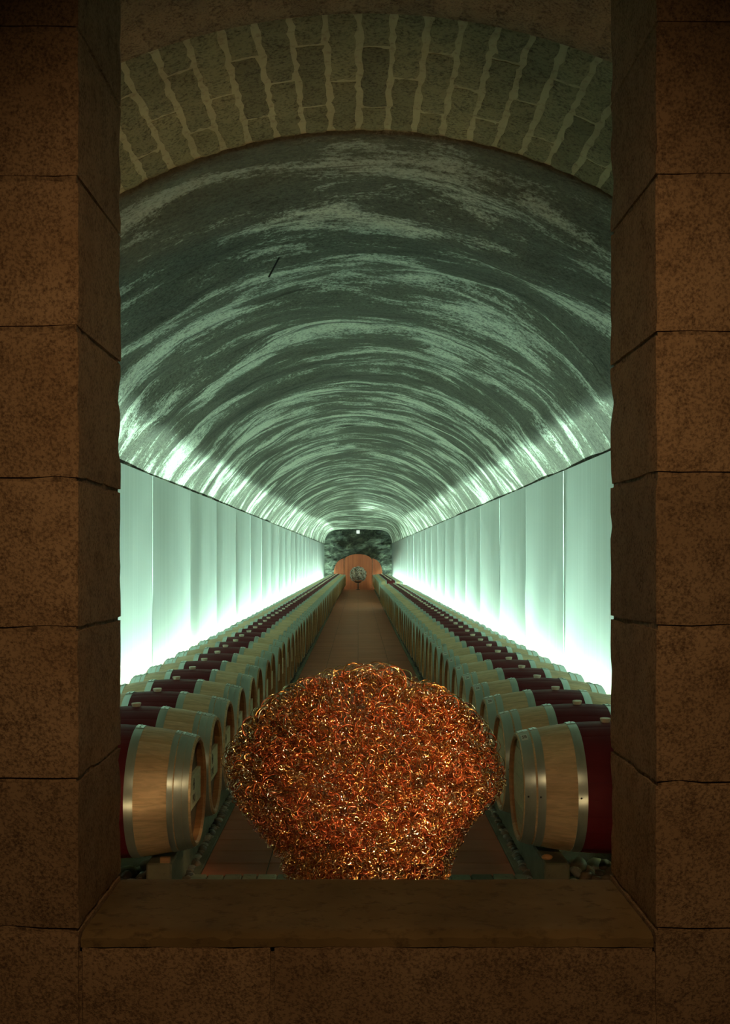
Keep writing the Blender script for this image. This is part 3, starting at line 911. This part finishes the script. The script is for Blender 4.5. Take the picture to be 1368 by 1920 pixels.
def bung_mesh():
    seg = 16
    prof = [(0.0001, 0), (0.022, 0), (0.0285, 0.019), (0.0285, 0.023), (0.0265, 0.025), (0.0001, 0.025)]
    V, Fc = [], []
    n = len(prof)
    for i in range(seg):
        a = 2*PI*i/seg
        for r, z in prof: V.append((r*math.cos(a), r*math.sin(a), z))
    for i in range(seg):
        j = (i+1) % seg
        for k in range(n-1): Fc.append([i*n+k, j*n+k, j*n+k+1, i*n+k+1])
    return mesh('bung', V, Fc, M['bung'], smooth=True, ang=40)
bung_me = bung_mesh()

# crossbar of the left-hand heads with emblem and lettering
BH = 0.085
bw = math.sqrt(RH*RH-BH*BH)-0.022
crossbar_me = mesh('crossbar', *plate([(-bw, -BH), (bw, -BH), (bw, BH), (-bw, BH)], 0, 0.020), M['crossbar'])
for v in crossbar_me.vertices: v.co = Vector((v.co.y, v.co.x, v.co.z))
peg_me = mesh('peg', *box(-.0075, .0075, -.014, .014, -.0075, .0075, .002), M['oak_chime'])
def text_mesh(s, size):
    cu = bpy.data.curves.new('lettering', 'FONT'); cu.body = s; cu.size = size; cu.align_x = 'CENTER'; cu.extrude = 0.0006
    o = bpy.data.objects.new('lettering', cu); C.objects.link(o)
    dg = bpy.context.evaluated_depsgraph_get()
    me = bpy.data.meshes.new_from_object(o.evaluated_get(dg))
    bpy.data.objects.remove(o)
    me.materials.clear(); me.materials.append(M['ink'])
    return me
letter_me = text_mesh('PRI', 0.066)
def emblem():
    a = []
    seg = 20
    def ringz(r0, r1):
        V = []
        for i in range(seg):
            t = 2*PI*i/seg
            for r, x in ((r0, 0), (r1, 0), (r1, .0008), (r0, .0008)): V.append((x, r*math.cos(t), r*1.1*math.sin(t)))
        return V, [[i*4+k, ((i+1) % seg)*4+k, ((i+1) % seg)*4+(k+1) % 4, i*4+(k+1) % 4] for i in range(seg) for k in range(4)]
    return mesh('emblem', *merge([ringz(.023, .028), ringz(.005, .011), box(0, .0008, -.003, .003, -.02, .02), box(0, .0008, -.015, .015, -.003, .003)]), M['ink'])
emblem_me = emblem()
def sticker():
    V = []
    for a in np.radians([-33, -27, -21])*1.0:
        for x in (0.428, 0.462):
            r = rad(x)+.0046; V.append((x, -r*math.sin(a), r*math.cos(a)))
    me = mesh('sticker', V, [[0, 1, 3, 2], [2, 3, 5, 4]], M['paper'])
    return me
def sticker2():
    parts = []
    for (x0, x1, a0, a1) in ((0.434, 0.438, 15, 21), (0.4405, 0.4445, 15, 21), (0.447, 0.456, 15, 17), (0.447, 0.456, 19, 21)):
        V = []
        for a in (a0, a1):
            for x in (x0, x1):
                r = rad(x)+.0060; t = math.radians(-a); V.append((x, -r*math.sin(t), r*math.cos(t)))
        parts.append((V, [[0, 1, 3, 2]]))
    return mesh('print', *merge(parts), M['ink'])
def sticker1():
    V = []
    for a in (12, 18, 24):
        for x in (0.429, 0.461):
            r = rad(x)+.0048; t = math.radians(-a); V.append((x, -r*math.sin(t), r*math.cos(t)))
    for a in (12, 18, 24):
        for x in (0.429, 0.461):
            r = rad(x)+.0038; t = math.radians(-a); V.append((x, -r*math.sin(t), r*math.cos(t)))
    return mesh('sticker', V, [[0, 1, 3, 2], [2, 3, 5, 4], [6, 8, 9, 7], [8, 10, 11, 9], [0, 6, 7, 1], [4, 5, 11, 10], [0, 2, 8, 6], [2, 4, 10, 8], [1, 7, 9, 3], [3, 9, 11, 5]], M['paper'])
sticker_me, print_me = sticker1(), sticker2()

# simple far barrel: wood, hoops and heads in one mesh
def far_mesh(kd, seg):
    V, Fc = lathe_x(body_profile(6), seg); mi = []
    for q in Fc:
        c = sum((Vector(V[i]) for i in q), Vector())/4
        mi.append(1 if abs(c.x) > .415 and math.hypot(c.y, c.z) < rad(c.x)-.004 else 0)
    for s in (1, -1):
        v, f = disc(s*HX, RH, .018, seg); n = len(V); V += v; Fc += [[i+n for i in q] for q in f]; mi += [(3 if kd == 'L' else 4)]*len(f)
        for a, b in HOOPS[kd]:
            x0, x1 = (a, b) if s > 0 else (-b, -a)
            v, f, m_ = hoop_geo(x0, x1, seg, True); n = len(V); V += v; Fc += [[i+n for i in q] for q in f]; mi += [2]*len(f)
    return mesh('barrel_body', V, Fc, [M['oak_body'], M['oak_chime'], M['hoop'], M['oak_brown'], M['oak_head']], mi, smooth=True, ang=30)
far_me = {k: far_mesh(k, 28) for k in 'LR'}

UNITS = ['', 'first', 'second', 'third', 'fourth', 'fifth', 'sixth', 'seventh', 'eighth', 'ninth', 'tenth', 'eleventh', 'twelfth', 'thirteenth', 'fourteenth',
         'fifteenth', 'sixteenth', 'seventeenth', 'eighteenth', 'nineteenth']
TENS = {2: ('twenty', 'twentieth'), 3: ('thirty', 'thirtieth'), 4: ('forty', 'fortieth'), 5: ('fifty', 'fiftieth'), 6: ('sixty', 'sixtieth'), 7: ('seventy', 'seventieth')}
def ordinal(n):
    if n < 20: return UNITS[n]
    t, u = divmod(n, 10)
    return TENS[t][1] if u == 0 else TENS[t][0]+'-'+UNITS[u]

BZ = 0.183
def barrel(kd, k, n, yy):
    s = -1 if kd == 'L' else 1
    row = 'left' if kd == 'L' else 'right'
    rb = random.Random(1000*s+k)
    b = tag(empty('wine_barrel', (s*(HL+0.84-0.0032*((yy-5.6) if kd == 'L' or yy < 38 else 12))+rb.uniform(-.008, .008), yy+rb.uniform(-.002, .002), BZ), (0 if s < 0 else PI)+rb.uniform(-.004, .004)))
    what = 'oak barrel with wine-red middle'
    if n == 1: lb = 'nearest %s, at the window end of the %s row' % (what, row)
    else: lb = '%s, %s from the window in the %s row' % (what, ordinal(n), row)
    tag(b, lb, 'barrel', 'wine barrels in the %s row' % row)
    up = (0, 0, RB)
    if k < 5:
        for i in range(NST): obj('stave', stave_me, b, up, (2*PI*(i+.5)/NST, 0, 0))
        for sx in (1, -1):
            hd = obj('barrel_head', None, b, (sx*(HX if kd == 'L' else HX+.022), 0, RB)); hd.empty_display_size = .05
            for bm_ in (boards_dark if kd == 'L' else boards): obj('head_board', bm_, hd)
    elif k < 26:
        obj('barrel_body', body_hi, b, up)
        for sx in (1, -1): obj('barrel_head', head_dark if kd == 'L' else head_me, b, (sx*(HX if kd == 'L' else HX+.022), 0, RB))
    else:
        obj('barrel_body', far_me[kd], b, up)
    if k < 26:
        for h in hoop_me[kd]: obj('hoop', h, b, up)
        if kd == 'L':
            cb = obj('crossbar', crossbar_me, b, (HX+.009, 0, RB))
            for sy in (-1, 1):
                for q in range(4): obj('peg', peg_me, cb, (.010, sy*(bw+.014), -BH+.012+q*(2*BH-.024)/3))
            if k < 10:
                obj('lettering', letter_me, cb, (.0203, 0.0, -.062), (PI/2, 0, PI/2))
                obj('emblem', emblem_me, cb, (.0203, 0.0, .035))
        elif k < 12 and k != 1:
            st = obj('sticker', sticker_me, b, up); obj('print', print_me, st)
    obj('bung', bung_me, b, (rb.uniform(-.004, .004), 0, 2*RB-.004), (rb.uniform(-.05, .05), rb.uniform(-.05, .05), 0))
    return b

for kd, y0 in (('L', 5.60), ('R', 5.70)):
    n = 0
    for k in range(76):
        yy = y0+0.70*k
        if kd == 'R' and 37.1 < yy < 40.8: continue
        n += 1
        barrel(kd, k, n, yy)

# chocks under the first barrels
def wedge(pts, th, mat):
    return mesh('chock', *plate(pts, -th/2, th/2), mat)
tag(obj('wooden_chock', mesh('wooden_chock', *box(-.026, .026, -.013, .013, 0, .030, .003), M['oak_chime']), None, (-0.985, 5.452, 0.192)),
    'small upright wooden chock on the rail below the nearest left barrel', 'chock')
bm = bmesh.new(); bmesh.ops.create_icosphere(bm, subdivisions=2, radius=.5)
for v in bm.verts: v.co = Vector((v.co.x*.06, v.co.y*.035, v.co.z*.03))
for f in bm.faces: f.smooth = True
me = bpy.data.meshes.new('chock_stone'); bm.to_mesh(me); bm.free(); me.materials.append(M['oak_chime'])
tag(obj('chock_stone', me, None, (0.975, 5.508, 0.205)), 'small oval brown stone on the rail below the nearest right barrel', 'stone')

# thin black rod left in the vault plaster
def rod(p, q, r):
    p, q = Vector(p), Vector(q); d = (q-p); a = d.orthogonal().normalized(); b_ = d.normalized().cross(a)
    V = [tuple(c+a*r*math.cos(k*PI/3)+b_*r*math.sin(k*PI/3)) for c in (p, q) for k in range(6)]
    return V, [[k, (k+1) % 6, (k+1) % 6+6, k+6] for k in range(6)]+[list(range(6)), list(range(6, 12))]
p0 = (-0.47, 6.5, 3.60); p1 = (-0.505, 6.05, 3.345)
tag(obj('hanging_wire', mesh('hanging_wire', *rod(p0, p1, .0055), M['black_metal'])), 'short thin black wire hanging from the near vault plaster', 'wire')
